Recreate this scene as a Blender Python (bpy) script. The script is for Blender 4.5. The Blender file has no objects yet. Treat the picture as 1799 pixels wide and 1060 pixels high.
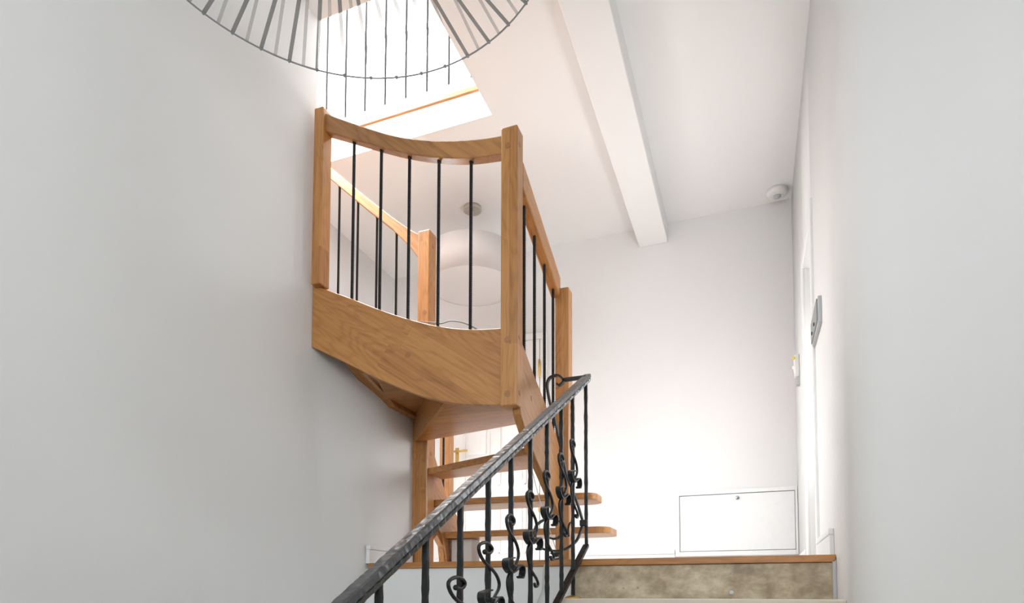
import bpy, bmesh, math, random
from mathutils import Vector, Matrix, Euler
random.seed(7)
sc = bpy.context.scene
COL = sc.collection
PI = math.pi

# ------------------------------------------------------------------ camera
cam_d = bpy.data.cameras.new('camera')
cam = bpy.data.objects.new('camera', cam_d); COL.objects.link(cam); sc.camera = cam
W_, H_ = 1799, 1060
F_, CX, CY = 1110.1, 900.0, 987.5
cam_d.sensor_fit = 'HORIZONTAL'; cam_d.sensor_width = 36
cam_d.lens = F_ / W_ * 36
cam_d.shift_x = -(CX - W_/2) / W_
cam_d.shift_y = (CY - H_/2) / W_
cam_d.clip_start = 0.02; cam_d.clip_end = 60
yaw, pitch, roll = math.radians(20.907), math.radians(3.019), math.radians(.13)
cyw, syw, cp, sp = math.cos(yaw), math.sin(yaw), math.cos(pitch), math.sin(pitch)
fw = Vector((-syw*cp, cyw*cp, sp)); rt = Vector((cyw, syw, 0)); up = rt.cross(fw)
r2 = rt*math.cos(roll) + up*math.sin(roll); u2 = -rt*math.sin(roll) + up*math.cos(roll)
cam.matrix_world = Matrix(((r2.x, u2.x, -fw.x, 0), (r2.y, u2.y, -fw.y, 0), (r2.z, u2.z, -fw.z, -.158), (0, 0, 0, 1)))

# ------------------------------------------------------------------ view, world
sc.view_settings.view_transform = 'Standard'
sc.view_settings.look = 'None'
sc.view_settings.gamma = 1
sc.view_settings.use_curve_mapping = False
sc.view_settings.exposure = 0.26
world = bpy.data.worlds.new('world'); sc.world = world; world.use_nodes = True
bg = world.node_tree.nodes['Background']
bg.inputs[0].default_value = (.9, .95, 1, 1); bg.inputs[1].default_value = 1.0

# ------------------------------------------------------------------ lights
def area(name, loc, direction, sx, sy, power, color=(1, 1, 1), spread=180):
    d = bpy.data.lights.new(name, 'AREA'); d.shape = 'RECTANGLE'; d.size = sx; d.size_y = sy
    d.energy = power; d.color = color; d.spread = math.radians(spread)
    o = bpy.data.objects.new(name, d); COL.objects.link(o); o.location = loc
    o.rotation_euler = Vector(direction).to_track_quat('-Z', 'Y').to_euler()
    return o
area('skylight_daylight', (-2.3, 3.3, 5.30), (0, 0, -1), 2.2, 2.2, 340, (1, .995, .985))
area('stairwell_window_daylight', (-2.85, 2.475, 3.5), (.22, 1, -.42), 1.0, 1.3, 150, (1, .975, .94))
area('hall_window_daylight', (-2.93, 3.98, .75), (1, -.42, -.30), .9, .95, 37, (.95, .985, 1), 140)
area('door_recess_fill', (.37, 3.68, .90), (-1, 0, .05), 1.5, .42, 30, (.97, .99, 1))  # added fill before the solid side door, brightens right-hand oak faces
area('rear_fill', (-.45, -2.42, 1.55), (-.10, 1, -.06), 2.3, 1.5, 72, (.93, .98, 1))  # added fill light behind the camera, standing in for an unseen window

# ------------------------------------------------------------------ materials
def new_mat(name):
    m = bpy.data.materials.new(name); m.use_nodes = True
    nt = m.node_tree; b = nt.nodes['Principled BSDF']
    return m, nt, b
def N(nt, t, **kw):
    n = nt.nodes.new(t)
    for k, v in kw.items(): setattr(n, k, v)
    return n
def math_n(nt, op, a, b=None, c=None):
    n = N(nt, 'ShaderNodeMath', operation=op)
    for i, v in enumerate((a, b, c)):
        if v is None: continue
        if isinstance(v, (int, float)): n.inputs[i].default_value = v
        else: nt.links.new(v, n.inputs[i])
    return n.outputs[0]
def mix_c(nt, fac, a, b, mode='MIX'):
    n = N(nt, 'ShaderNodeMix', data_type='RGBA', blend_type=mode)
    if isinstance(fac, (int, float)): n.inputs[0].default_value = fac
    else: nt.links.new(fac, n.inputs[0])
    for i, v in ((6, a), (7, b)):
        if isinstance(v, tuple): n.inputs[i].default_value = (*v, 1) if len(v) == 3 else v
        else: nt.links.new(v, n.inputs[i])
    return n.outputs[2]

def plaster(name, col, bump=.12, scale=260, rough=.85, mottle=.03):
    m, nt, b = new_mat(name)
    tc = N(nt, 'ShaderNodeTexCoord')
    n1 = N(nt, 'ShaderNodeTexNoise'); n1.inputs['Scale'].default_value = scale; n1.inputs['Detail'].default_value = 3
    n2 = N(nt, 'ShaderNodeTexNoise'); n2.inputs['Scale'].default_value = 1.7; n2.inputs['Detail'].default_value = 4
    nt.links.new(tc.outputs['Object'], n1.inputs['Vector']); nt.links.new(tc.outputs['Object'], n2.inputs['Vector'])
    dark = tuple(c*(1-mottle) for c in col)
    nt.links.new(mix_c(nt, n2.outputs['Fac'], dark, col), b.inputs['Base Color'])
    b.inputs['Roughness'].default_value = rough
    bp = N(nt, 'ShaderNodeBump'); bp.inputs['Strength'].default_value = bump; bp.inputs['Distance'].default_value = .002
    nt.links.new(n1.outputs['Fac'], bp.inputs['Height']); nt.links.new(bp.outputs[0], b.inputs['Normal'])
    return m

def oak(name, axis='X', tilt=0.0, base=(.52, .24, .070), dark=(.27, .105, .028), board=.11, off=0.0, rough=.38, knots=1.0):
    """oak, grain along axis (X/Y/Z) tilted by 'tilt' radians within the vertical plane of the board"""
    m, nt, b = new_mat(name)
    tc = N(nt, 'ShaderNodeTexCoord')
    mp = N(nt, 'ShaderNodeMapping', vector_type='POINT')
    nt.links.new(tc.outputs['Object'], mp.inputs['Vector'])
    if axis == 'X': mp.inputs['Rotation'].default_value = (0, tilt, 0)
    if axis == 'Y': mp.inputs['Rotation'].default_value = (-tilt, 0, 0)
    sep = N(nt, 'ShaderNodeSeparateXYZ'); nt.links.new(mp.outputs[0], sep.inputs[0])
    X, Y, Z = sep.outputs
    if axis == 'X': u, v, w = X, Z, Y
    elif axis == 'Y': u, v, w = Y, Z, X
    elif axis == 'XH': u, v, w = X, Y, Z
    else: u, v, w = Z, X, Y
    v = math_n(nt, 'ADD', v, 3.37 + off)
    bid = math_n(nt, 'FLOOR', math_n(nt, 'DIVIDE', v, board))
    # staggered board ends
    wn = N(nt, 'ShaderNodeTexWhiteNoise', noise_dimensions='1D'); nt.links.new(bid, wn.inputs['W'])
    seg = math_n(nt, 'FLOOR', math_n(nt, 'DIVIDE', math_n(nt, 'ADD', u, math_n(nt, 'MULTIPLY', wn.outputs['Value'], 3.0)), .95))
    wid = math_n(nt, 'ADD', math_n(nt, 'MULTIPLY', bid, 7.13), math_n(nt, 'MULTIPLY', seg, 3.71))
    wn2 = N(nt, 'ShaderNodeTexWhiteNoise', noise_dimensions='1D'); nt.links.new(wid, wn2.inputs['W'])
    rnd = wn2.outputs['Value']
    uo = math_n(nt, 'ADD', u, math_n(nt, 'MULTIPLY', wid, 1.7))
    # fine pores / streaks
    c1 = N(nt, 'ShaderNodeCombineXYZ')
    nt.links.new(math_n(nt, 'MULTIPLY', uo, 3.0), c1.inputs[0]); nt.links.new(math_n(nt, 'MULTIPLY', v, 95.0), c1.inputs[1]); nt.links.new(math_n(nt, 'MULTIPLY', w, 95.0), c1.inputs[2])
    n1 = N(nt, 'ShaderNodeTexNoise'); n1.inputs['Scale'].default_value = 1; n1.inputs['Detail'].default_value = 5; n1.inputs['Roughness'].default_value = .6
    nt.links.new(c1.outputs[0], n1.inputs['Vector'])
    # growth figure
    c2 = N(nt, 'ShaderNodeCombineXYZ')
    nt.links.new(math_n(nt, 'MULTIPLY', uo, 1.6), c2.inputs[0]); nt.links.new(math_n(nt, 'MULTIPLY', v, 7.5), c2.inputs[1]); nt.links.new(math_n(nt, 'MULTIPLY', w, 7.5), c2.inputs[2])
    n2 = N(nt, 'ShaderNodeTexNoise'); n2.inputs['Scale'].default_value = 1; n2.inputs['Detail'].default_value = 2.5; n2.inputs['Roughness'].default_value = .45
    nt.links.new(c2.outputs[0], n2.inputs['Vector'])
    ring = math_n(nt, 'SINE', math_n(nt, 'MULTIPLY', n2.outputs['Fac'], 88.0*knots))
    ring = math_n(nt, 'MULTIPLY', math_n(nt, 'ADD', ring, 1.0), .5)
    ring = math_n(nt, 'POWER', ring, 2.2)
    f = math_n(nt, 'ADD', math_n(nt, 'MULTIPLY', ring, .27), math_n(nt, 'MULTIPLY', math_n(nt, 'SUBTRACT', n1.outputs['Fac'], .36), 1.5))
    f = math_n(nt, 'ADD', f, math_n(nt, 'MULTIPLY', math_n(nt, 'SUBTRACT', rnd, .5), .42))
    cl = N(nt, 'ShaderNodeClamp'); nt.links.new(f, cl.inputs[0])
    nt.links.new(mix_c(nt, cl.outputs[0], base, dark), b.inputs['Base Color'])
    b.inputs['Roughness'].default_value = rough
    b.inputs['Coat Weight'].default_value = .15; b.inputs['Coat Roughness'].default_value = .25
    bp = N(nt, 'ShaderNodeBump'); bp.inputs['Strength'].default_value = .15; bp.inputs['Distance'].default_value = .001
    nt.links.new(n1.outputs['Fac'], bp.inputs['Height']); nt.links.new(bp.outputs[0], b.inputs['Normal'])
    return m

def plain(name, col, rough=.5, metal=0.0, emit=None, estr=0):
    m, nt, b = new_mat(name)
    tc = N(nt, 'ShaderNodeTexCoord'); n = N(nt, 'ShaderNodeTexNoise'); n.inputs['Scale'].default_value = 30
    nt.links.new(tc.outputs['Object'], n.inputs['Vector'])
    nt.links.new(mix_c(nt, n.outputs['Fac'], tuple(c*.94 for c in col), col), b.inputs['Base Color'])
    b.inputs['Roughness'].default_value = rough; b.inputs['Metallic'].default_value = metal
    if emit: b.inputs['Emission Color'].default_value = (*emit, 1); b.inputs['Emission Strength'].default_value = estr
    return m

def iron(name, col=(.014, .0155, .017), rough=.42):
    m, nt, b = new_mat(name)
    tc = N(nt, 'ShaderNodeTexCoord')
    n = N(nt, 'ShaderNodeTexNoise'); n.inputs['Scale'].default_value = 70; n.inputs['Detail'].default_value = 4
    v = N(nt, 'ShaderNodeTexVoronoi'); v.inputs['Scale'].default_value = 45
    nt.links.new(tc.outputs['Object'], n.inputs['Vector']); nt.links.new(tc.outputs['Object'], v.inputs['Vector'])
    nt.links.new(mix_c(nt, n.outputs['Fac'], tuple(c*.6 for c in col), tuple(c*1.6 for c in col)), b.inputs['Base Color'])
    b.inputs['Roughness'].default_value = rough; b.inputs['Metallic'].default_value = .55; b.inputs['Specular IOR Level'].default_value = .7
    bp = N(nt, 'ShaderNodeBump'); bp.inputs['Strength'].default_value = .5; bp.inputs['Distance'].default_value = .003
    h = math_n(nt, 'ADD', v.outputs['Distance'], math_n(nt, 'MULTIPLY', n.outputs['Fac'], .6))
    nt.links.new(h, bp.inputs['Height']); nt.links.new(bp.outputs[0], b.inputs['Normal'])
    return m

def travertine(name):
    m, nt, b = new_mat(name)
    tc = N(nt, 'ShaderNodeTexCoord')
    def noise(s, d, sx=1, sz=1, dist=0):
        mp = N(nt, 'ShaderNodeMapping'); mp.inputs['Scale'].default_value = (sx, 1, sz)
        nt.links.new(tc.outputs['Object'], mp.inputs[0])
        n = N(nt, 'ShaderNodeTexNoise'); n.inputs['Scale'].default_value = s; n.inputs['Detail'].default_value = d
        n.inputs['Roughness'].default_value = .62; n.inputs['Distortion'].default_value = dist
        nt.links.new(mp.outputs[0], n.inputs['Vector']); return n.outputs['Fac']
    a = noise(11, 9, 1, 1.4, .15); c = noise(30, 6); d = noise(2.2, 3)
    r = N(nt, 'ShaderNodeValToRGB'); nt.links.new(a, r.inputs[0])
    e = r.color_ramp.elements; e[0].position = .34; e[0].color = (.24, .17, .10, 1); e[1].position = .66; e[1].color = (.72, .63, .48, 1)
    x = r.color_ramp.elements.new(.49); x.color = (.44, .35, .23, 1)
    col = mix_c(nt, math_n(nt, 'MULTIPLY', c, .32), r.outputs[0], (.60, .53, .42))
    col = mix_c(nt, math_n(nt, 'MULTIPLY', d, .3), col, (.48, .39, .26))
    # pits
    vo = N(nt, 'ShaderNodeTexVoronoi'); vo.inputs['Scale'].default_value = 26; nt.links.new(tc.outputs['Object'], vo.inputs['Vector'])
    pit = math_n(nt, 'LESS_THAN', vo.outputs['Distance'], math_n(nt, 'MULTIPLY', math_n(nt, 'SUBTRACT', a, .42), .9))
    col = mix_c(nt, math_n(nt, 'MULTIPLY', pit, .45), col, (.17, .12, .07))
    nt.links.new(col, b.inputs['Base Color']); b.inputs['Roughness'].default_value = .55
    return m

M_WALL = plaster('wall_paint', (.80, .80, .795))
M_BACK = plaster('wall_paint_hall', (.82, .81, .81), bump=.08)
M_CEIL = plaster('ceiling_paint', (.89, .88, .875), bump=.06)
M_WHITE = plain('white_gloss_paint', (.84, .84, .84), .35)
M_DOOR = plain('white_door_paint', (.86, .84, .83), .3)
M_PLAST = plain('white_plastic', (.82, .81, .79), .35)
M_FLOOR = plain('pale_landing_tile', (.78, .76, .73), .45)
M_UPWALL = plaster('upper_wall_paint', (.88, .88, .88), bump=.05)
M_OAKX = oak('oak_grain_across', 'X', tilt=-.60, board=.115, off=.03)
M_OAKXR = oak('oak_rail_across', 'X', tilt=-.75, board=.3, base=(.48, .23, .075), dark=(.26, .11, .034), knots=.7)
M_OAKY = oak('oak_grain_lengthwise', 'Y', tilt=-.55, board=.16)
M_OAKYR = oak('oak_rail_lengthwise', 'Y', tilt=-.42, board=.3)
M_OAKZ = oak('oak_post', 'Z', board=.04, off=.011)
M_TREAD = oak('oak_tread', 'XH', board=.09)
M_NOSE = oak('oak_nosing', 'X', board=.5, base=(.50, .22, .06), dark=(.26, .10, .03))
M_PEG = oak('oak_peg', 'X', board=.5, base=(.38, .165, .055), dark=(.28, .11, .035))
M_IRON = iron('wrought_iron')
M_IRONT = iron('black_twisted_iron', (.017, .019, .021), .38)
M_RAILI = iron('sheen_iron_rail', (.075, .078, .082), .32)  # base colour lightened to carry the bright reflection along the rail
M_TRAV = travertine('travertine')
M_STONETOP = plain('honed_limestone', (.70, .62, .52), .5)
M_BRASS = plain('brass', (.72, .47, .14), .3, .9)
M_STEEL = plain('brushed_steel', (.45, .46, .47), .35, .8)
M_DARK = plain('dark_gap', (.05, .05, .05), .8)
M_GREY = plain('grey_plastic', (.27, .28, .29), .4)
M_LGREY = plain('pale_grey_plastic', (.52, .53, .54), .4)
M_ROSE = plain('satin_nickel', (.50, .46, .40), .4, .5)
M_CABLE = plain('white_cable', (.62, .60, .55), .5)
M_LED = plain('red_indicator', (.8, .1, .05), .4, 0, (1, .12, .05), 25)
M_YEL = plain('yellow_dot', (.75, .6, .02), .5)
M_BULB = plain('frosted_bulb', (.85, .85, .83), .3)
M_PLINTH = plaster('rough_plaster', (.66, .62, .60), bump=.6, scale=60, mottle=.25)

def fabric(name, col, fac):
    m, nt, b = new_mat(name)
    tr = N(nt, 'ShaderNodeBsdfTranslucent'); tr.inputs[0].default_value = (*col, 1)
    tp = N(nt, 'ShaderNodeBsdfTransparent')
    b.inputs['Base Color'].default_value = (*col, 1); b.inputs['Roughness'].default_value = .7
    n = N(nt, 'ShaderNodeTexNoise'); n.inputs['Scale'].default_value = 400
    tc = N(nt, 'ShaderNodeTexCoord'); nt.links.new(tc.outputs['Object'], n.inputs['Vector'])
    nt.links.new(mix_c(nt, n.outputs['Fac'], tuple(c*.95 for c in col), col), b.inputs['Base Color'])
    s1 = N(nt, 'ShaderNodeMixShader'); s1.inputs[0].default_value = .5
    nt.links.new(b.outputs[0], s1.inputs[1]); nt.links.new(tr.outputs[0], s1.inputs[2])
    s2 = N(nt, 'ShaderNodeMixShader'); s2.inputs[0].default_value = fac
    nt.links.new(s1.outputs[0], s2.inputs[1]); nt.links.new(tp.outputs[0], s2.inputs[2])
    nt.links.new(s2.outputs[0], nt.nodes['Material Output'].inputs['Surface'])
    return m
M_RIB = fabric('grey_ribbon', (.27, .275, .28), .38)
M_RIB2 = fabric('pale_grey_ribbon', (.40, .40, .40), .66)
M_SHADE = fabric('white_shade_fabric', (.88, .85, .84), .0)

# ------------------------------------------------------------------ mesh helpers
OFF = {}
def obj(name, bm, mat, parent=None, smooth=False):
    me = bpy.data.meshes.new(name)
    bmesh.ops.remove_doubles(bm, verts=bm.verts, dist=1e-6)
    bmesh.ops.recalc_face_normals(bm, faces=bm.faces)
    o = bpy.data.objects.new(name, me)
    if parent is not None:
        off = OFF.get(parent.name, Vector()); bmesh.ops.translate(bm, verts=bm.verts, vec=-off)
        o.parent = parent; OFF[o.name] = off
    bm.to_mesh(me); bm.free()
    me.materials.append(mat); COL.objects.link(o)
    if parent is not None: OFF[o.name] = OFF.get(parent.name, Vector())
    if smooth:
        for p in me.polygons: p.use_smooth = True
    return o
def thing(name, label, cat, loc=(0, 0, 0), group=None):
    o = bpy.data.objects.new(name, None); COL.objects.link(o); o.location = loc; o.empty_display_size = .1
    OFF[o.name] = Vector(loc); o['label'] = label; o['category'] = cat
    if group: o['group'] = group
    return o
def tag(o, label, cat, group=None):
    o['label'] = label; o['category'] = cat
    if group: o['group'] = group
    return o
def struct(name, bm, mat, label=None, cat=None, smooth=False):
    o = obj(name, bm, mat, None, smooth); o['kind'] = 'structure'
    if label: o['label'] = label
    if cat: o['category'] = cat
    return o
def merge(bm, tmp):
    me = bpy.data.meshes.new('tmp'); tmp.to_mesh(me); tmp.free(); bm.from_mesh(me); bpy.data.meshes.remove(me)
def box(bm, x0, x1, y0, y1, z0, z1, bev=0, seg=2):
    t = bmesh.new()
    bmesh.ops.create_cube(t, size=1)
    for v in t.verts:
        v.co = Vector(((x0+x1)/2 + v.co.x*(x1-x0), (y0+y1)/2 + v.co.y*(y1-y0), (z0+z1)/2 + v.co.z*(z1-z0)))
    if bev: bmesh.ops.bevel(t, geom=t.edges[:], offset=bev, segments=seg, affect='EDGES', profile=.5)
    merge(bm, t); return bm
def B(*a, **k): return box(bmesh.new(), *a, **k)
def prism(bm, pts, plane, a, b, bev=0, seg=1):
    """polygon pts in the plane ('xz','yz','xy') extruded from a to b along the third axis"""
    t = bmesh.new()
    def P3(p, c):
        return {'xz': (p[0], c, p[1]), 'yz': (c, p[0], p[1]), 'xy': (p[0], p[1], c)}[plane]
    v0 = [t.verts.new(P3(p, a)) for p in pts]; v1 = [t.verts.new(P3(p, b)) for p in pts]
    t.faces.new(v0); t.faces.new(v1[::-1])
    n = len(pts)
    for i in range(n): t.faces.new((v0[i], v1[i], v1[(i+1) % n], v0[(i+1) % n]))
    bmesh.ops.recalc_face_normals(t, faces=t.faces)
    if bev:
        es = [e for e in t.edges if len(e.link_faces) == 2 and e.calc_face_angle() > .5]
        bmesh.ops.bevel(t, geom=es, offset=bev, segments=seg, affect='EDGES', profile=.5)
    merge(bm, t); return bm
def spline(pts, n=6):
    """Catmull-Rom through points"""
    P = [Vector(p) for p in pts]; P = [P[0]*2-P[1]] + P + [P[-1]*2-P[-2]]
    out = []
    for i in range(1, len(P)-2):
        for k in range(n):
            t = k/n
            out.append(.5*((2*P[i]) + (P[i+1]-P[i-1])*t + (2*P[i-1]-5*P[i]+4*P[i+1]-P[i+2])*t*t + (3*P[i]-P[i-1]-3*P[i+1]+P[i+2])*t**3))
    out.append(P[-2]); return out
def tube(bm, pts, r, n=8, taper=None):
    pts = [Vector(p) for p in pts]; rings = []
    ref = None
    for i, p in enumerate(pts):
        d = (pts[min(i+1, len(pts)-1)] - pts[max(i-1, 0)]).normalized()
        if ref is None: ref = d.orthogonal().normalized()
        a = (ref - d*ref.dot(d)).normalized(); ref = a; b = d.cross(a)
        rr = r if taper is None else r*taper(i/(len(pts)-1))
        rings.append([bm.verts.new(p + (a*math.cos(2*PI*k/n) + b*math.sin(2*PI*k/n))*rr) for k in range(n)])
    for i in range(len(rings)-1):
        for k in range(n): bm.faces.new((rings[i][k], rings[i][(k+1) % n], rings[i+1][(k+1) % n], rings[i+1][k]))
    bm.faces.new(rings[0][::-1]); bm.faces.new(rings[-1]); return bm
def ribbon(bm, pts, w, t, side):
    """flat bar swept along pts; w measured along 'side', t across"""
    pts = [Vector(p) for p in pts]; side = Vector(side).normalized(); rings = []
    for i, p in enumerate(pts):
        d = (pts[min(i+1, len(pts)-1)] - pts[max(i-1, 0)]).normalized()
        s = (side - d*side.dot(d)).normalized(); nrm = d.cross(s)
        rings.append([bm.verts.new(p + s*a*w/2 + nrm*b*t/2) for a, b in ((-1, -1), (1, -1), (1, 1), (-1, 1))])
    for i in range(len(rings)-1):
        for k in range(4): bm.faces.new((rings[i][k], rings[i][(k+1) % 4], rings[i+1][(k+1) % 4], rings[i+1][k]))
    bm.faces.new(rings[0][::-1]); bm.faces.new(rings[-1]); return bm
def cyl(bm, c, axis, r, h, n=24, r2=None, bev=0):
    """cylinder starting at c going h along axis"""
    t = bmesh.new()
    bmesh.ops.create_cone(t, cap_ends=True, segments=n, radius1=r, radius2=r if r2 is None else r2, depth=h)
    if bev:
        es = [e for e in t.edges if len(e.link_faces) == 2 and e.calc_face_angle() > .9]
        bmesh.ops.bevel(t, geom=es, offset=bev, segments=2, affect='EDGES')
    bmesh.ops.translate(t, verts=t.verts, vec=(0, 0, h/2))
    q = Vector((0, 0, 1)).rotation_difference(Vector(axis).normalized()).to_matrix().to_4x4()
    bmesh.ops.transform(t, matrix=Matrix.Translation(Vector(c)) @ q, verts=t.verts)
    merge(bm, t); return bm
def lathe(bm, c, prof, n=40):
    """profile (r,z) around the vertical axis at c"""
    rings = []
    for r, z in prof:
        if r < 1e-5: rings.append([bm.verts.new((c[0], c[1], c[2]+z))])
        else: rings.append([bm.verts.new((c[0]+r*math.cos(2*PI*k/n), c[1]+r*math.sin(2*PI*k/n), c[2]+z)) for k in range(n)])
    for a, b in zip(rings, rings[1:]):
        for k in range(n):
            if len(a) == 1 and len(b) == 1: break
            if len(a) == 1: bm.faces.new((a[0], b[k], b[(k+1) % n]))
            elif len(b) == 1: bm.faces.new((a[k], b[0], a[(k+1) % n]))
            else: bm.faces.new((a[k], b[k], b[(k+1) % n], a[(k+1) % n]))
    return bm
def twisted(x, y, z0, z1, s=.0125, pitch=.036):
    """twisted square iron bar with a small collar at the top"""
    bm = bmesh.new(); n = max(8, int((z1-z0)/.003)); rings = []
    for i in range(n+1):
        z = z0 + (z1-z0)*i/n; a = (z-z0)/pitch*2*PI
        rings.append([bm.verts.new((x+r*math.cos(a+q*PI/4), y+r*math.sin(a+q*PI/4), z)) for q in range(8) for r in ((s*.61 if q % 2 == 0 else s*.45),)])
    for i in range(n):
        for q in range(8): bm.faces.new((rings[i][q], rings[i][(q+1) % 8], rings[i+1][(q+1) % 8], rings[i+1][q]))
    bm.faces.new(rings[0][::-1]); bm.faces.new(rings[-1])
    cyl(bm, (x, y, z1-.010), (0, 0, 1), s*.72, .010, 12)
    return bm
def hammered(x, y, z0, z1, s=.0155):
    bm = bmesh.new(); n = max(4, int((z1-z0)/.018)); rings = []
    for i in range(n+1):
        z = z0 + (z1-z0)*i/n; h = s/2*(1+random.uniform(-.09, .09))
        rings.append([bm.verts.new((x+h*a+random.uniform(-.0006, .0006), y+h*b+random.uniform(-.0006, .0006), z)) for a, b in ((-1, -.6), (-.6, -1), (.6, -1), (1, -.6), (1, .6), (.6, 1), (-.6, 1), (-1, .6))])
    for i in range(n):
        for q in range(8): bm.faces.new((rings[i][q], rings[i][(q+1) % 8], rings[i+1][(q+1) % 8], rings[i+1][q]))
    bm.faces.new(rings[0][::-1]); bm.faces.new(rings[-1]); return bm
def lerp_tab(tab, x):
    for (a, p), (b, q) in zip(tab, tab[1:]):
        if a <= x <= b or b <= x <= a: return p + (q-p)*(x-a)/(b-a)
    return tab[0][1] if abs(x-tab[0][0]) < abs(x-tab[-1][0]) else tab[-1][1]

# ------------------------------------------------------------------ the setting
ZC, ZF2, ZT = 2.70, 2.90, 5.40          # lower ceiling, upper floor, upper ceiling
YB, XR = 4.83, .30                       # back wall, right wall
# left wall of the stairwell: plan line with thickness
bm = bmesh.new()
def wall_x(y, z):
    s_ = min(max((y-1.75)/(2.74-1.75), 0), 1); s_ = s_*s_*(1.6-.6*s_)
    t_ = min(max((1.12-z)/1.12, 0), 1); t_ = t_*t_*(2-t_)
    q_ = min(max((y-2.44)/.52, 0), 1); q_ = q_*q_*(3-2*q_)
    return -1.98 + .14*(1-(1-s_*t_)*(1-q_))
ys = [-2.5, 0, 1.0, 1.5] + [1.75+.099*i for i in range(7)] + [2.40+.03*i for i in range(20)] + [3.1, 3.3]
zs_ = [-3.0, -1.0] + [.04*i for i in range(29)]
g = [[bm.verts.new((wall_x(y, z), y, z)) for z in zs_] for y in ys]
for i in range(len(ys)-1):
    for k in range(len(zs_)-1): bm.faces.new((g[i][k], g[i+1][k], g[i+1][k+1], g[i][k+1]))
gb = [[bm.verts.new((-2.14, y, z)) for z in (-3.0, 1.12)] for y in (-2.5, 3.3)]
bm.faces.new((gb[0][0], gb[0][1], gb[1][1], gb[1][0]))
box(bm, -2.14, -1.972, 2.462, 3.30, 1.09, 1.118); box(bm, -2.14, -1.842, 3.225, 3.295, -.2, .74); box(bm, -2.14, -1.90, 3.225, 3.30, .74, 1.118)  # stub boxes beside the newel added to block leaking hall light
prism(bm, [(-1.98, -2.5), (-1.98, 2.46), (-2.14, 2.46), (-2.14, -2.5)], 'xy', 1.12, 2.72)
w = struct('wall_left', bm, M_WALL, 'plain pale grey painted stairwell wall on the left', 'wall')
for p in w.data.polygons: p.use_smooth = p.normal.x > .8 and p.center.z < 1.12
# right wall: straight, then a rounded corner turning away towards the camera side
pr = [(XR, 4.9), (XR, 2.36), (XR, 2.34)]
cx_, cy_, rr_ = XR+.24, 2.34, .24
for i in range(1, 13):
    a = PI + i/12*math.radians(48); pr.append((cx_+rr_*math.cos(a), cy_+rr_*math.sin(a)))
lx, ly = pr[-1]; pr.append((lx+.0149, ly-.0134)); pr.append((lx + .60, ly - .54)); pr.append((pr[-1][0], -2.5))
DY0, DY1, DZ = 3.42, 3.93, 1.735        # recess of the side door
bm = bmesh.new()
near = [p for p in pr if p[1] < 3.4]
prism(bm, [(XR, DY0)] + near + [(1.6, -2.5), (1.6, DY0)], 'xy', -3.0, 2.72)
prism(bm, [(XR, 4.9), (XR, DY1), (.6, DY1), (.6, 4.9)], 'xy', -.3, 2.72)
box(bm, XR, .6, DY0, DY1, DZ, 2.72); box(bm, XR, .6, DY0, DY1, -.3, 0)
w = struct('wall_right', bm, M_WALL, 'white painted wall on the right, rounding towards the viewer', 'wall')
for p in w.data.polygons: p.use_smooth = abs(p.normal.z) < .1 and p.normal.x < -.3 and p.normal.y < .1
bm = B(-4.1, .6, YB, YB+.15, -.3, ZT+.1)
struct('wall_back', bm, M_BACK, 'white painted back wall of the landing', 'wall')
struct('wall_hall_left', B(-3.15, -3.0, 3.52, YB, -.3, ZC), M_BACK)
struct('wall_stairwell_far_left', B(-4.1, -4.0, .3, YB, 0, ZT), M_UPWALL)
struct('wall_hall_side', B(-4.0, -1.98, 3.40, 3.52, 1.9, 2.2), M_BACK) if False else None
struct('wall_behind_flight', B(-4.0, -1.99, 2.30, 2.455, .0, ZT), M_UPWALL)
struct('wall_rear', B(-2.2, 1.7, -2.65, -2.5, -3.0, 2.72), M_WALL)
struct('wall_upper_front', B(-2.0, 1.2, .2, .3, ZF2, ZT), M_UPWALL)
struct('wall_upper_right', B(1.1, 1.2, .3, YB, ZF2, ZT), M_UPWALL)
# ceiling with the stair opening  x -4..-1.41, y 2.46..3.334
bm = bmesh.new()
box(bm, -2.14, 1.7, -2.6, 2.46, ZC, ZF2)
box(bm, -1.41, 1.2, 2.46, 3.334, ZC, ZF2)
box(bm, -4.0, 1.2, 3.334, YB, ZC, ZF2)
struct('ceiling', bm, M_CEIL, 'white ceiling with an opening above the winding stair', 'ceiling')
struct('ceiling_upper', B(-4.1, 1.3, .2, YB+.1, ZT, ZT+.1), M_UPWALL)
struct('beam', B(-.79, -.572, -2.5, YB, 2.552, ZC+.01, bev=.004, seg=1), M_CEIL, 'white boxed beam running along the ceiling to the back wall', 'beam')
# landing
bm = bmesh.new(); box(bm, -3.0, .6, 2.76, YB, -.30, 0)
box(bm, -4.0, -3.0, 2.76, YB, -.30, 0)
struct('floor', bm, M_FLOOR, 'pale landing floor beyond the oak nosing', 'floor')
struct('wall_landing_edge', B(-1.84, -.765, 2.735, 2.76, -3.0, -.028), M_WALL, 'white painted face below the landing edge', 'wall')
struct('floor_lower', B(-2.2, 1.7, -2.6, 2.76, -3.05, -3.0), M_FLOOR)
nose = struct('trim_1', B(-1.82, .298, 2.722, 2.79, -.027, .002, bev=.003), M_NOSE, 'oak nosing strip along the edge of the landing', 'trim')
# upper floor edge: fascia trim and curb, white for overexposed wood
struct('trim_2', B(-4.0, -1.41, 3.318, 3.36, 2.872, 2.903, bev=.003), M_NOSE, 'thin oak strip along the upper landing edge', 'trim')
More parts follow.
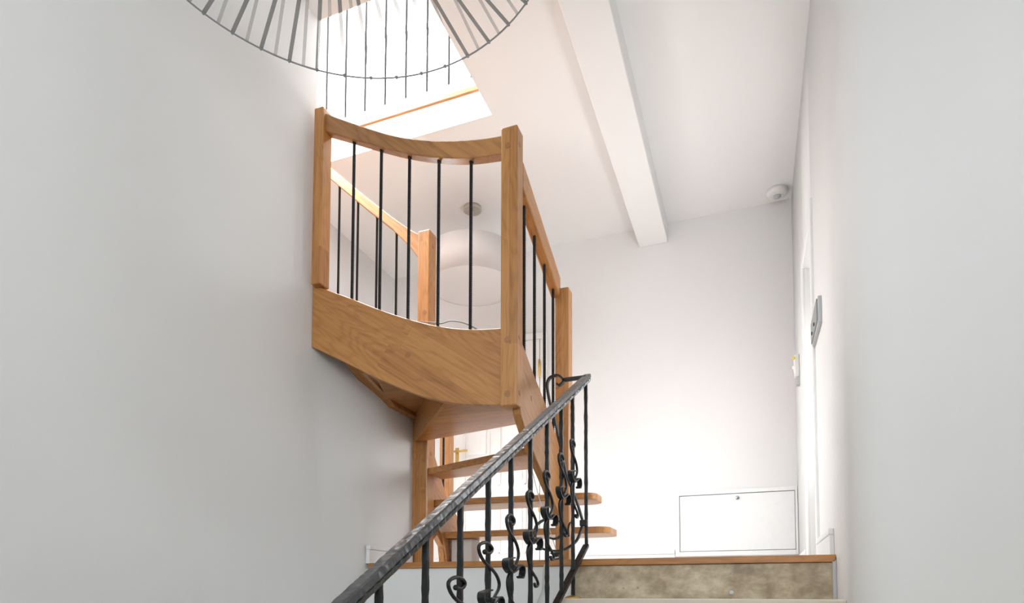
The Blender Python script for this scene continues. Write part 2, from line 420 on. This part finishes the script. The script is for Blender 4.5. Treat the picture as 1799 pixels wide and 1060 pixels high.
# baseboards
def baseboard(name, bmx): struct(name, bmx, M_WHITE)
bm = bmesh.new()
box(bm, -3.0, -2.44, YB-.016, YB, 0, .15, bev=.003); box(bm, -1.54, -.545, YB-.016, YB, 0, .15, bev=.003)
box(bm, -1.54, -.545, YB-.020, YB, .15, .182, bev=.004)
baseboard('baseboard_back', bm)
bm = bmesh.new(); box(bm, -1.84, -1.82, 2.73, 3.17, .0, .072, bev=.002); box(bm, -1.84, -1.815, 2.728, 3.17, .072, .093, bev=.003)
baseboard('baseboard_left', bm)
bm = bmesh.new(); box(bm, .284, .30, 2.78, DY0-.09, 0, .085, bev=.002); box(bm, .28, .30, 2.78, DY0-.09, .085, .11, bev=.003)
box(bm, .284, .30, DY1+.10, YB, 0, .085, bev=.002); box(bm, .28, .30, DY1+.10, YB, .085, .11, bev=.003)
baseboard('baseboard_right', bm)
# side door in the right wall with casing
dd = struct('door_1', B(.40, .44, DY0, DY1, 0, DZ, bev=.002), M_DOOR, 'white door set back in the right wall', 'door')
bm = bmesh.new()
box(bm, .288, .305, DY1, DY1+.085, 0, DZ+.07, bev=.004); box(bm, .288, .305, DY0-.075, DY0, 0, DZ+.07, bev=.004); box(bm, .288, .305, DY0, DY1, DZ, DZ+.07, bev=.004)
c_ = obj('door_casing', bm, M_WHITE, dd)
# back door, six panels, with casing, hinges and brass handle
d2 = struct('door_2', B(-2.38, -1.60, YB-.035, YB+.01, .01, 1.93, bev=.003), M_DOOR, 'white panelled door behind the open stair treads', 'door')
bm = bmesh.new()
def panel(bm, x0, x1, z0, z1, y):
    for i, (o, d) in enumerate(((0, 0), (.018, .006))):
        pass
    t = .014
    box(bm, x0, x1, y-.008, y+.004, z0, z0+t, bev=.003); box(bm, x0, x1, y-.008, y+.004, z1-t, z1, bev=.003)
    box(bm, x0, x0+t, y-.008, y+.004, z0, z1, bev=.003); box(bm, x1-t, x1, y-.008, y+.004, z0, z1, bev=.003)
    box(bm, x0+.035, x1-.035, y-.008, y+.004, z0+.035, z1-.035, bev=.006)
for (x0, x1) in ((-2.27, -2.03), (-1.95, -1.71)):
    for (z0, z1) in ((1.55, 1.82), (.98, 1.47), (.74, .90), (.18, .66)):
        panel(bm, x0, x1, z0, z1, YB-.036)
obj('door_panel', bm, M_DOOR, d2)
bm = bmesh.new(); box(bm, -1.597, -1.54, YB-.03, YB, 0, 1.932, bev=.004); box(bm, -2.44, -2.383, YB-.03, YB, 0, 1.932, bev=.004); box(bm, -2.44, -1.54, YB-.03, YB, 1.933, 1.99, bev=.005)
obj('door_casing', bm, M_WHITE, d2)
h = obj('door_handle', cyl(cyl(bmesh.new(), (-2.335, YB-.035, 1.05), (0, -1, 0), .010, .05, 12), (-2.335, YB-.082, 1.05), (1, 0, 0), .0095, .115, 12, bev=.003), M_BRASS, d2, True)
h['label'] = 'brass lever handle'
bm = bmesh.new(); box(bm, -2.352, -2.318, YB-.041, YB-.034, .93, 1.09, bev=.003); obj('handle_plate', bm, M_BRASS, d2)
for z in (1.62, .52):
    bm = cyl(bmesh.new(), (-1.598, YB-.042, z), (0, 0, 1), .0095, .125, 12, bev=.003); cyl(bm, (-1.598, YB-.042, z-.012), (0, 0, 1), .006, .15, 10)
    obj('hinge', bm, M_BRASS, d2, True)
# service hatch in the back wall
ht = thing('service_hatch', 'low white rectangular access hatch in the back wall', 'hatch', (-.11, YB, .16))
obj('hatch_door', B(-.505, .278, YB-.014, YB+.002, .168, .578, bev=.002), M_WHITE, ht)
bm = bmesh.new()
box(bm, -.54, -.509, YB-.02, YB, .13, .612, bev=.003); box(bm, .282, .298, YB-.02, YB, .13, .612, bev=.003)
box(bm, -.509, .282, YB-.02, YB, .582, .612, bev=.003); box(bm, -.509, .282, YB-.02, YB, .13, .164, bev=.003)
obj('hatch_frame', bm, M_WHITE, ht)
obj('hatch_gap', B(-.509, .282, YB-.004, YB+.001, .164, .582), M_GREY, ht)
k = obj('hatch_lock', cyl(cyl(bmesh.new(), (-.10, YB-.014, .548), (0, -1, 0), .014, .008, 16), (-.10, YB-.022, .548), (0, -1, 0), .007, .014, 12), M_STEEL, ht, True)
obj('hatch_key', B(-.102, -.098, YB-.060, YB-.03, .543, .553), M_STEEL, k)
# window behind stair, frame round the light, and unseen frame added round the rear fill
def window(name, x0, x1, y0, y1, z0, z1, axis):
    bm = bmesh.new(); f = .045
    if axis == 'x':   # in a wall facing x
        box(bm, x0, x1, y0, y0+f, z0, z1, bev=.003); box(bm, x0, x1, y1-f, y1, z0, z1, bev=.003)
        box(bm, x0, x1, y0, y1, z0, z0+f, bev=.003); box(bm, x0, x1, y0, y1, z1-f, z1, bev=.003)
    else:
        box(bm, x0, x0+f, y0, y1, z0, z1, bev=.003); box(bm, x1-f, x1, y0, y1, z0, z1, bev=.003)
        box(bm, x0, x1, y0, y1, z0, z0+f, bev=.003); box(bm, x0, x1, y0, y1, z1-f, z1, bev=.003)
    struct(name, bm, M_WHITE)
window('window_1', -3.0, -2.95, 3.53, 4.42, .19, 1.25, 'x')
window('rear_fill_frame', -1.66, .76, -2.5, -2.45, .75, 2.35, 'y')
window('window_3', -3.4, -2.3, 2.455, 2.50, 2.82, 4.2, 'y')

# ------------------------------------------------------------------ stone stair going down (the viewer stands on it)
st = thing('stone_stair', 'stone flight below the landing with travertine riser', 'staircase', (-.2, 2.6, -.17))
obj('riser', B(-.765, .30, 2.735, 2.76, -.172, -.028, bev=.001, seg=1), M_TRAV, st)['label'] = 'mottled brown travertine riser'
obj('edge_strip', B(.286, .2995, 2.722, 2.74, -.171, -.020, bev=.001, seg=1), M_LGREY, st)['label'] = 'thin grey metal edge strip'
obj('bolt', cyl(bmesh.new(), (-.085, 2.735, -.145), (0, -1, 0), .008, .004, 16), M_STEEL, st)
for i in range(9):
    z = -.17 - .17*i; y = 2.46 - .306*i
    x1 = .30 if y > 2 else (.62 if y > 1.6 else 1.05)
    if y > 2: t_ = B(-.765, .2995, y, y+.33, z-.035, z-.001, bev=.004)
    else: t_ = B(-.765, .299 if y > 1.95 else .85, y, y+.33, z-.035, z-.001, bev=.004)
    obj('step_tread', t_, M_STONETOP, st)
    obj('step_riser', B(-.765, .29 if y > 1.9 else .80, y+.02, y+.045, z-.171, z-.035), M_TRAV, st)
obj('side_wall', prism(bmesh.new(), [(2.735, -.19), (2.735, -3.0), (-.32, -3.0), (-.32, -1.75)], 'yz', -.78, -.766), M_WALL, st)
obj('baluster_socket', lathe(bmesh.new(), (-.72, 2.61, -.171), [(0, .014), (.008, .0135), (.02, .011), (.034, .005), (.037, 0), (0, 0)], 24), M_BRASS, st, True)['label'] = 'small bronze rose at the foot of the iron baluster'

# ------------------------------------------------------------------ oak winding staircase
sr = thing('oak_staircase', 'winding oak staircase with black twisted iron balusters', 'staircase', (-1.4, 2.9, 0))
def peg(parent, c, axis, r=.0125, h=.0035):
    return obj('peg', cyl(bmesh.new(), c, axis, r, h, 20, bev=.0012), M_PEG, parent, False)
YF = 2.45
# newel posts
newelC = obj('newel_post', B(-.982, -.906, 2.42, 2.496, .632, 1.845, bev=.007), M_OAKZ, sr)
for z in (1.76, .914, .683): peg(newelC, (-.949, 2.4215, z), (0, -1, 0), .014, .003)
for z in (1.775, .93, .69): peg(newelC, (-.9075, 2.452, z), (1, 0, 0), .012, .003)
newelD = obj('newel_post', B(-1.958, -1.905, 2.412, 2.485, 1.325, 2.205, bev=.006), M_OAKZ, sr)
newelB = obj('newel_post', B(-.936, -.862, 3.055, 3.13, .0, 1.425, bev=.006), M_OAKZ, sr)
newelA = obj('newel_post', B(-1.815, -1.738, 3.18, 3.27, .0, 1.985, bev=.007), M_OAKZ, sr)
for z in (.615, .435, 1.488): peg(newelA, (-1.766, 3.1815, z), (0, -1, 0), .014, .003)
for z in (1.90, .66): peg(newelA, (-1.7395, 3.225, z), (1, 0, 0), .013, .003)
newelF = obj('newel_post', B(-1.902, -1.83, 3.64, 3.712, .0, 1.32, bev=.006), M_OAKZ, sr)
obj('wall_post', B(-1.985, -1.818, 3.19, 3.222, 0, .886, bev=.001), M_OAKZ, sr)
# curved front stringer C - D
TOP = [(-1.978, 1.345), (-1.88, 1.30), (-1.76, 1.243), (-1.605, 1.165), (-1.453, 1.096), (-1.299, 1.038), (-1.137, .998), (-.975, .979)]
BOT = [(-1.978, 1.04), (-1.802, .947), (-1.649, .862), (-1.491, .782), (-1.344, .719), (-1.204, .678), (-1.095, .659), (-.975, .648)]
def smooth2(tab, n=5): return [(p.x, p.y) for p in spline([(a, b, 0) for a, b in tab], n)]
front = obj('stringer', prism(bmesh.new(), smooth2(TOP) + smooth2(BOT)[::-1], 'xz', YF, YF+.042, bev=.002), M_OAKX, sr)
peg(front, (-1.445, YF+.001, .925), (0, -1, 0), .015, .002)
# front handrail
RT = [(-1.912, 2.186), (-1.825, 2.134), (-1.663, 2.041), (-1.507, 1.960), (-1.357, 1.902), (-1.213, 1.861), (-1.074, 1.833), (-.975, 1.821)]
RB = [(-1.912, 2.092), (-1.758, 2.014), (-1.604, 1.935), (-1.454, 1.864), (-1.301, 1.806), (-1.139, 1.762), (-.975, 1.740)]
obj('handrail', prism(bmesh.new(), smooth2(RT) + smooth2(RB)[::-1], 'xz', 2.432, 2.486, bev=.006, seg=2), M_OAKXR, sr)
for x, zb in ((-1.139, 1.0), (-1.299, 1.04), (-1.452, 1.10), (-1.604, 1.167), (-1.757, 1.243)):
    obj('baluster', twisted(x, 2.462, lerp_tab(TOP, x)-.01, lerp_tab(RB, x)+.005, .0135), M_IRONT, sr)
# right stringer C - B
ST = [(2.49, .915), (2.516, .906), (2.57, .874), (2.677, .816), (2.821, .742), (3.06, .585)]
SB = [(2.49, .600), (2.524, .565), (2.637, .482), (2.802, .392), (2.957, .300), (3.06, .24)]
right = obj('stringer', prism(bmesh.new(), smooth2([(2.47, .93)] + ST[1:], 4) + [(3.06, .24)] + smooth2([(2.47, .622), (2.50, .585)] + SB[2:-1], 4)[::-1], 'yz', -.945, -.908, bev=.002), M_OAKY, sr)
peg(right, (-.909, 2.615, .716), (1, 0, 0), .013, .003)
obj('handrail', prism(bmesh.new(), [(2.49, 1.728), (3.06, 1.478), (3.06, 1.375), (2.49, 1.612)], 'yz', -.955, -.905, bev=.006, seg=2), M_OAKYR, sr)
for y, zt, zb in ((2.575, 1.60, .88), (2.717, 1.54, .80), (2.867, 1.475, .72), (3.008, 1.41, .64)):
    obj('baluster', twisted(-.93, y, zb-.02, zt, .0135), M_IRONT, sr)
# inner stringer A - F, first flight
pts = [(3.27, .14), (3.27, .82), (3.30, .70), (3.40, .56), (3.47, .46), (3.55, .40), (3.64, .34), (3.64, .0), (3.47, .0), (3.44, .14), (3.36, .20)]
obj('stringer', prism(bmesh.new(), pts, 'yz', -1.805, -1.765, bev=.002), M_OAKY, sr)
obj('stringer_foot', prism(bmesh.new(), smooth2([(3.285, .27), (3.40, .20), (3.455, .10), (3.47, 0)], 4) + [(3.515, 0)] + smooth2([(3.515, 0), (3.50, .12), (3.44, .24), (3.33, .30)], 4)[1:], 'yz', -1.80, -1.752, bev=.002), M_OAKY, sr)
obj('handrail', prism(bmesh.new(), [(3.265, 1.47), (3.64, 1.25), (3.64, 1.14), (3.265, 1.36)], 'yz', -1.835, -1.785, bev=.005), M_OAKYR, sr)
for y in (3.40, 3.53): obj('baluster', twisted(-1.815, y, .52, 1.36-(y-3.265)*.59, .0135), M_IRONT, sr)
# inner stringer and rail A - upper flight (runs left, -x)
up = math.tan(math.radians(43.5))
def zr(x): return 1.80 + (-1.78-x)*up
IR_T = [(-1.80, 1.965), (-1.88, 2.02), (-2.00, 2.12), (-2.2, 2.30), (-3.9, 2.30+1.7*up)]
IR_B = [(-1.80, 1.80), (-1.88, 1.915), (-2.00, 2.045), (-2.2, 2.225), (-3.9, 2.225+1.7*up)]
ist = prism(bmesh.new(), IR_T + IR_B[::-1], 'xz', 3.20, 3.245, bev=.004)
obj('handrail', ist, M_OAKXR, sr)
def zs(x): return 1.12 + (-1.80-x)*up
obj('stringer', prism(bmesh.new(), [(-1.80, 1.12), (-3.9, zs(-3.9)), (-3.9, zs(-3.9)-.33), (-2.05, 1.02), (-1.80, .87)], 'xz', 3.20, 3.24, bev=.002), M_OAKX, sr)
obj('stringer', prism(bmesh.new(), [(-1.815, .82), (-1.815, .60), (-1.838, .655), (-1.838, .86)], 'xz', 3.185, 3.235, bev=.001), M_OAKX, sr)
x = -1.984
while x > -3.8:
    obj('baluster', twisted(x, 3.222, zs(x)-.02, lerp_tab(IR_B, x)+.01, .0135), M_IRONT, sr); x -= .14
# outer stringer of the upper flight behind the wall
obj('stringer', prism(bmesh.new(), [(-1.99, 1.40), (-3.9, 1.40+1.91*up), (-3.9, 1.05+1.91*up), (-1.99, 1.05)], 'xz', 2.457, 2.49), M_OAKX, sr)
# treads
def tread(poly, ztop, th=.038, m=M_TREAD):
    return obj('tread', prism(bmesh.new(), poly, 'xy', ztop-th, ztop, bev=.004, seg=2), m, sr)
def bull(x0, x1, y0, y1, r):
    p = [(x0, y0)]
    for i in range(9): a = -PI/2 + i/8*PI/2; p.append((x1-r+r*math.cos(a), y0+r+r*math.sin(a)))
    for i in range(9): a = i/8*PI/2; p.append((x1-r+r*math.cos(a), y1-r+r*math.sin(a)))
    return p + [(x0, y1)]
tread(bull(-1.79, -.745, 3.44, 3.73, .07), .226)
p2 = bull(-1.765, -.795, 3.29, 3.56, .07)
tread([(x, y + (.04 if (x > -1 and y < 3.45) else 0)) for x, y in p2], .402)
tread([(-1.742, 3.196), (-.946, 2.87), (-.946, 3.22), (-1.74, 3.36)], .572)
A0 = (-1.815, 3.18)
tread([(-1.815, 3.18), (-1.322, 2.596), (-1.205, 2.492), (-.946, 2.492), (-.946, 2.985), (-1.115, 3.03), (-1.738, 3.178)], .765)
tread([(-1.955, 3.18), (-1.955, 2.92), (-1.836, 2.92), (-1.655, 2.492), (-1.14, 2.492), (-1.25, 2.62), (-1.78, 3.178)], .925)
tread([(-1.836, 3.0), (-1.985, 2.8), (-1.985, 2.492), (-1.60, 2.492), (-1.80, 3.0), (-1.80, 3.19), (-1.836, 3.19)], 1.16)
zt = 1.29; x = -2.02
while zt < 2.8:
    tread([(x-.26, 2.492), (x, 2.492), (x, 3.195), (x-.26, 3.195)], zt); zt += .19; x -= .2
def riser(a, b, z0, z1, th=.018):
    a = Vector((*a, 0)); b = Vector((*b, 0)); n = (b-a).normalized().cross(Vector((0, 0, 1)))*th
    return obj('riser', prism(bmesh.new(), [(a.x, a.y), (b.x, b.y), (b.x+n.x, b.y+n.y), (a.x+n.x, a.y+n.y)], 'xy', z0, z1), M_OAKX, sr)
riser((-1.80, 3.175), (-1.235, 2.494), .727, .905)
riser((-1.834, 2.99), (-1.70, 2.494), .89, 1.09)
obj('wall_string', prism(bmesh.new(), [(2.495, 1.05), (2.70, .965), (2.93, .862), (3.18, .862), (3.18, 1.0), (2.495, 1.13)], 'yz', -1.90, -1.80, bev=.002), M_OAKY, sr)
# rough plaster block under the first tread
tag(obj('plaster_block', B(-1.74, -1.60, 3.50, 3.62, 0, .186, bev=.006), M_PLINTH), 'rough white plaster block under the bottom oak tread', 'block')

# ------------------------------------------------------------------ upper landing balustrade
lb = thing('landing_balustrade', 'row of thin black twisted balusters along the upper landing edge', 'balustrade', (-2.6, 3.36, ZF2))
obj('base_rail', B(-3.98, -1.42, 3.335, 3.385, ZF2, 2.975, bev=.004), M_WHITE, lb)['label'] = 'base rail in white, standing in for overexposed wood'  # white colour stands in for wood blown out by daylight
obj('top_rail', B(-3.98, -1.42, 3.33, 3.39, 3.86, 3.92, bev=.008), M_OAKXR, lb)
x = -1.405
for i in range(16):
    x = -1.558 - .1525*i + .0
    obj('baluster', twisted(x, 3.36, 2.97, 3.87, .0125), M_IRONT, lb)
obj('baluster', twisted(-1.43, 3.36, 2.97, 3.87, .0125), M_IRONT, lb)

# ------------------------------------------------------------------ wrought iron railing
ir = thing('iron_railing', 'black wrought iron railing with scrolls rising beside the stone stair', 'railing', (-.72, 2.6, -.17))
XI = -.72
def zrail(y): return .858 - .56*(2.855-y)       # underside of handrail roughly
# handrail: moulded flat bar with nicked lower edge
bm = bmesh.new(); y0, y1 = .50, 2.872
n = int((y1-y0)/.0085); rings = []
for i in range(n+1):
    y = y0 + (y1-y0)*i/n; z = zrail(y) - .018
    nick = .0042 if i % 4 == 0 else (0.0 if i % 4 == 2 else .001)
    j = lambda: random.uniform(-.0006, .0006)
    sec = [(-.017, .013), (-.017, .034), (-.012, .040), (.012, .040), (.017, .036), (.0185, .0205), (.0135, .0180), (.0190-nick, .0145+nick*.3), (.0150, .0015), (-.0135, .0015), (-.0135, .011)]
    rings.append([bm.verts.new((XI + a + j(), y, z + b + j())) for a, b in sec])
for i in range(n):
    m_ = len(rings[0])
    for q in range(m_): bm.faces.new((rings[i][q], rings[i][(q+1) % m_], rings[i+1][(q+1) % m_], rings[i+1][q]))
bm.faces.new(rings[0][::-1]); bm.faces.new(rings[-1])
obj('handrail', bm, M_RAILI, ir)
def zlow(y): return .060 - .553*(2.821-y)
obj('bottom_rail', ribbon(bmesh.new(), [(XI, .50, zlow(.50)), (XI, 1.6, zlow(1.6)), (XI, 2.842, zlow(2.842))], .026, .014, (1, 0, 0)), M_IRON, ir)
bars = [2.844, 2.613, 2.439, 2.249, 2.06, 1.872, 1.687, 1.5, 1.313, 1.117, .93, .745, .56]
S_ = [(-.034, .138), (-.014, .136), (.002, .147), (-.006, .159), (-.031, .165), (-.056, .159), (-.066, .147), (-.058, .128), (-.036, .109), (0, .092), (.026, .074), (.040, .053), (.037, .035), (.021, .018), (.006, .002)]
L_ = [(-.002, .0), (-.035, -.016), (-.055, -.036), (-.056, -.057), (-.045, -.079), (-.03, -.098), (.001, -.115), (.032, -.13), (.051, -.145), (.048, -.156), (.024, -.159), (.014, -.148)]
LF = [(-.029, .031), (-.055, .028), (-.086, .022), (-.089, .005), (-.074, -.008), (-.05, -.016), (-.02, -.010), (0, -.002)]
RF = [(0, -.002), (.021, .008), (.042, .011), (.058, .003), (.061, -.012), (.048, -.029), (.035, -.026)]
for i, y in enumerate(bars):
    zb = -.169 if i == 1 else zlow(y)
    bar = obj('baluster', hammered(XI, y, zb, zrail(y)-.012, .0150), M_IRON, ir)
    if i == 0: continue
    yk, zk = (y+.026)*.984, (zrail(y) - .379 + .158)*.984 - .158
    bm = bmesh.new(); xo = XI + .0125; wy = 1.42 if i >= 6 else 1.0
    tube(bm, spline([(xo, yk+a*wy, zk+b) for a, b in S_], 4), .0052, 8)
    tube(bm, spline([(xo, yk+a*wy, zk+b) for a, b in L_], 4), .0052, 8)
    t = bmesh.new(); bmesh.ops.create_icosphere(t, subdivisions=2, radius=.0078)
    bmesh.ops.translate(t, verts=t.verts, vec=(xo, yk-.036*wy, zk+.1385)); merge(bm, t)
    obj('scroll', bm, M_IRON, bar, True)
    bm = bmesh.new()
    ribbon(bm, spline([(xo+.006, yk+a, zk+b) for a, b in LF], 4), .022, .0045, (1, 0, 0))
    ribbon(bm, spline([(xo+.006, yk+a, zk+b) for a, b in RF], 4), .022, .0045, (1, 0, 0))
    box(bm, XI-.006, XI+.022, yk-.017, yk+.010, zk-.012, zk+.010, bev=.004)
    obj('bow_collar', bm, M_IRON, bar)
# end scroll turning along the landing edge
G = [(-.858, .846), (-.847, .837), (-.83, .846), (-.827, .862), (-.846, .882), (-.869, .886), (-.895, .876), (-.906, .849), (-.903, .81), (-.892, .757), (-.869, .672), (-.839, .535), (-.81, .402), (-.768, .293), (-.74, .203), (-.735, .177), (-.743, .143), (-.764, .095), (-.804, .063), (-.845, .05), (-.893, .052), (-.926, .06), (-.953, .085), (-.969, .128), (-.961, .17), (-.933, .193), (-.892, .203), (-.853, .193), (-.826, .165), (-.823, .138), (-.842, .117), (-.87, .106), (-.893, .111)]
es = obj('end_scroll', ribbon(bmesh.new(), spline([(a, 2.835, b) for a, b in G], 4), .020, .0095, (0, 1, 0)), M_IRON, ir)
bm = bmesh.new(); box(bm, -.83, -.715, 2.825, 2.845, .852, .869, bev=.003); obj('scroll_bar', bm, M_IRON, es)
obj('weld_collar', B(-.747, -.712, 2.822, 2.85, .160, .19, bev=.004), M_IRON, es)
bm = bmesh.new()
tube(bm, spline([(-.795, 2.86, .10), (-.79, 2.88, .13), (-.79, 2.87, .17), (-.795, 2.84, .18), (-.80, 2.82, .15), (-.80, 2.83, .115)], 5), .0045, 8); obj('curl', bm, M_IRON, es, True)

# ------------------------------------------------------------------ small black lamp foot with a pale cable
bx = thing('cable_outlet', 'small black floor outlet with pale cables behind the iron scroll', 'outlet', (-.87, 2.86, 0))
obj('foot', lathe(bmesh.new(), (-.87, 2.86, .002), [(0, 0), (.034, 0), (.034, .006), (.014, .012), (.011, .03), (.028, .034), (.028, .041), (0, .041)], 20), M_DARK, bx, True)
tag(obj('cable', tube(bmesh.new(), spline([(-.858, 2.85, .02), (-.866, 2.80, .012), (-.878, 2.735, -.01), (-.885, 2.715, -.04), (-.888, 2.712, -.09), (-.893, 2.712, -.14), (-.925, 2.712, -.22), (-.95, 2.712, -.35), (-.955, 2.712, -.6)], 6), .0032, 8), M_CABLE, None, True), 'pale cable hanging down over the landing edge', 'cable')
tag(obj('cord', tube(bmesh.new(), spline([(-1.00, 2.86, .49), (-.985, 2.86, .42), (-.95, 2.86, .29), (-.905, 2.86, .16), (-.868, 2.86, .045)], 6), .0022, 6), M_CABLE, None, True), 'thin pale cord slanting down behind the iron railing', 'cord')
tag(obj('black_wire', tube(bmesh.new(), spline([(-1.45, 2.50, 1.10), (-1.402, 2.48, 1.085), (-1.35, 2.475, 1.073), (-1.292, 2.475, 1.058), (-1.249, 2.475, 1.062), (-1.207, 2.475, 1.054), (-1.165, 2.475, 1.037), (-1.115, 2.475, 1.006)], 6), .003, 8), M_GREY, None, True), 'grey wire arching along the top of the curved oak stringer', 'wire')

# ------------------------------------------------------------------ pendants
# large wide-brimmed ribbon pendant over the stairwell
pc = (-1.134, 1.434, 1.925); R0 = .70
pd = thing('ribbon_pendant', 'very wide pendant lamp of grey ribbons on a thin ring, at the top edge', 'pendant lamp', (pc[0], pc[1], ZC))
def ringm(r, z, t, n=128): return tube(bmesh.new(), [(pc[0]+r*math.cos(2*PI*k/n), pc[1]+r*math.sin(2*PI*k/n), z) for k in range(n+1)], t, 8)
obj('outer_ring', ringm(R0, pc[2], .0030), M_GREY, pd, True)
obj('inner_ring', ringm(.13, 2.09, .0035, 48), M_GREY, pd, True)
obj('crown_ring', ringm(.13, 2.33, .0035, 48), M_GREY, pd, True)
NR = 42
for k in range(NR):
    a = 2*PI*(k+.2)/NR; c, s = math.cos(a), math.sin(a)
    p0 = (pc[0]+R0*c, pc[1]+R0*s, pc[2]); p1 = (pc[0]+.13*c, pc[1]+.13*s, 2.09)
    bm = ribbon(bmesh.new(), [p0, tuple((u_+v_)/2 for u_, v_ in zip(p0, p1)), p1], .014, .0006, (-s, c, 0))
    rb = obj('ribbon', bm, M_RIB, pd)
    obj('clip', B(p0[0]-.004, p0[0]+.004, p0[1]-.004, p0[1]+.004, p0[2]-.004, p0[2]+.004), M_GREY, rb)
bm = bmesh.new()
for k in range(NR):
    a = 2*PI*(k+.7)/NR; c, s = math.cos(a), math.sin(a); a2 = a + .1; c2, s2 = math.cos(a2), math.sin(a2)
    p0 = (pc[0]+R0*c, pc[1]+R0*s, pc[2]); p1 = (pc[0]+.13*c2, pc[1]+.13*s2, 2.33)
    ribbon(bm, [p0, tuple((u_+v_)/2 for u_, v_ in zip(p0, p1)), p1], .012, .0006, (-s, c, 0))
up_ = obj('upper_ribbons', bm, M_RIB2, pd); up_['kind'] = 'stuff'
obj('suspension_cord', tube(bmesh.new(), [(pc[0], pc[1], 2.30), (pc[0], pc[1], 2.69)], .003, 8), M_GREY, pd)
obj('canopy', lathe(bmesh.new(), (pc[0], pc[1], ZC), [(0, 0), (.055, 0), (.052, -.022), (0, -.025)], 28), M_GREY, pd, True)
obj('bulb', lathe(bmesh.new(), (pc[0], pc[1], 2.12), [(0, 0), (.02, .003), (.036, .02), (.042, .045), (.034, .075), (.02, .10), (.018, .14), (0, .14)], 28), M_BULB, pd, True)
bm = bmesh.new()
for k in range(3):
    a = 2*PI*k/3; tube(bm, [(pc[0]+.13*math.cos(a), pc[1]+.13*math.sin(a), 2.33), (pc[0], pc[1], 2.33)], .002, 6)
    tube(bm, [(pc[0]+.13*math.cos(a), pc[1]+.13*math.sin(a), 2.33), (pc[0]+.13*math.cos(a), pc[1]+.13*math.sin(a), 2.09)], .002, 6)
obj('spider', bm, M_GREY, pd)
# drum pendant in the hall
dc = (-1.894, 4.117); dz0, dz1, dr = 2.095, 2.353, .31
dp = thing('drum_pendant', 'white fabric drum pendant lamp hanging in the hall behind the balusters', 'pendant lamp', (dc[0], dc[1], ZC))
obj('lamp_shade', lathe(bmesh.new(), (dc[0], dc[1], 0), [(dr, dz0), (dr, dz1), (dr-.004, dz1), (dr-.004, dz0), (dr, dz0)], 72), M_SHADE, dp, True)
obj('diffuser', lathe(bmesh.new(), (dc[0], dc[1], dz0+.006), [(0, 0), (dr-.005, 0), (dr-.005, .004), (0, .004)], 72), M_SHADE, dp)
obj('ceiling_rose', lathe(bmesh.new(), (dc[0], dc[1], ZC), [(0, 0), (.066, 0), (.066, -.024), (.060, -.029), (0, -.029)], 40), M_ROSE, dp, True)
obj('rod', tube(bmesh.new(), [(dc[0], dc[1], dz0+.05), (dc[0], dc[1], ZC-.02)], .005, 10), M_WHITE, dp, True)

# ------------------------------------------------------------------ ceiling detector, intercom, sensor
sd = thing('smoke_detector', 'round white smoke detector on the ceiling near the right corner', 'smoke detector', (.20, 4.70, ZC))
obj('detector_base', lathe(bmesh.new(), (.20, 4.70, ZC), [(0, 0), (.072, 0), (.072, -.018), (.064, -.03), (.05, -.038), (0, -.040)], 40), M_PLAST, sd, True)
obj('detector_grille', lathe(bmesh.new(), (.20, 4.70, ZC-.040), [(0, 0), (.027, 0), (.025, -.006), (0, -.007)], 28), M_LGREY, sd, True)
ic = thing('intercom_panel', 'grey wall intercom with two buttons on the white right wall', 'intercom', (.30, 3.17, 1.10))
obj('housing', prism(bmesh.new(), [(3.02, 1.045), (3.02, 1.165), (3.34, 1.172), (3.34, 1.055)], 'yz', .285, .30, bev=.002), M_LGREY, ic)
obj('face_plate', B(.279, .286, 3.035, 3.325, 1.060, 1.158, bev=.002), M_GREY, ic)
for y in (3.14, 3.25): obj('button', cyl(bmesh.new(), (.279, y, 1.085), (-1, 0, 0), .008, .004, 14), M_DARK, ic)
se = thing('wall_sensor', 'slim white wall sensor with yellow dot and red light by the door frame', 'sensor', (.30, 4.42, 1.33))
obj('sensor_body', B(.268, .30, 4.385, 4.45, 1.255, 1.40, bev=.008, seg=3), M_PLAST, se)
obj('bracket', B(.280, .30, 4.395, 4.44, 1.20, 1.256, bev=.002), M_LGREY, se)
obj('dot', cyl(bmesh.new(), (.269, 4.40, 1.375), (-.3, -1, 0), .009, .02, 12), M_YEL, se)['label'] = 'yellow dot'
obj('indicator', cyl(bmesh.new(), (.268, 4.44, 1.33), (-1, .0, 0), .006, .006, 12), M_LED, se)['label'] = 'glowing red indicator light'
ld = bpy.data.lights.new('sensor_glow', 'POINT'); ld.energy = .10; ld.color = (1, .25, .15); ld.shadow_soft_size = .01
lo = bpy.data.objects.new('sensor_glow', ld); COL.objects.link(lo); lo.location = (.235, 4.50, 1.33)
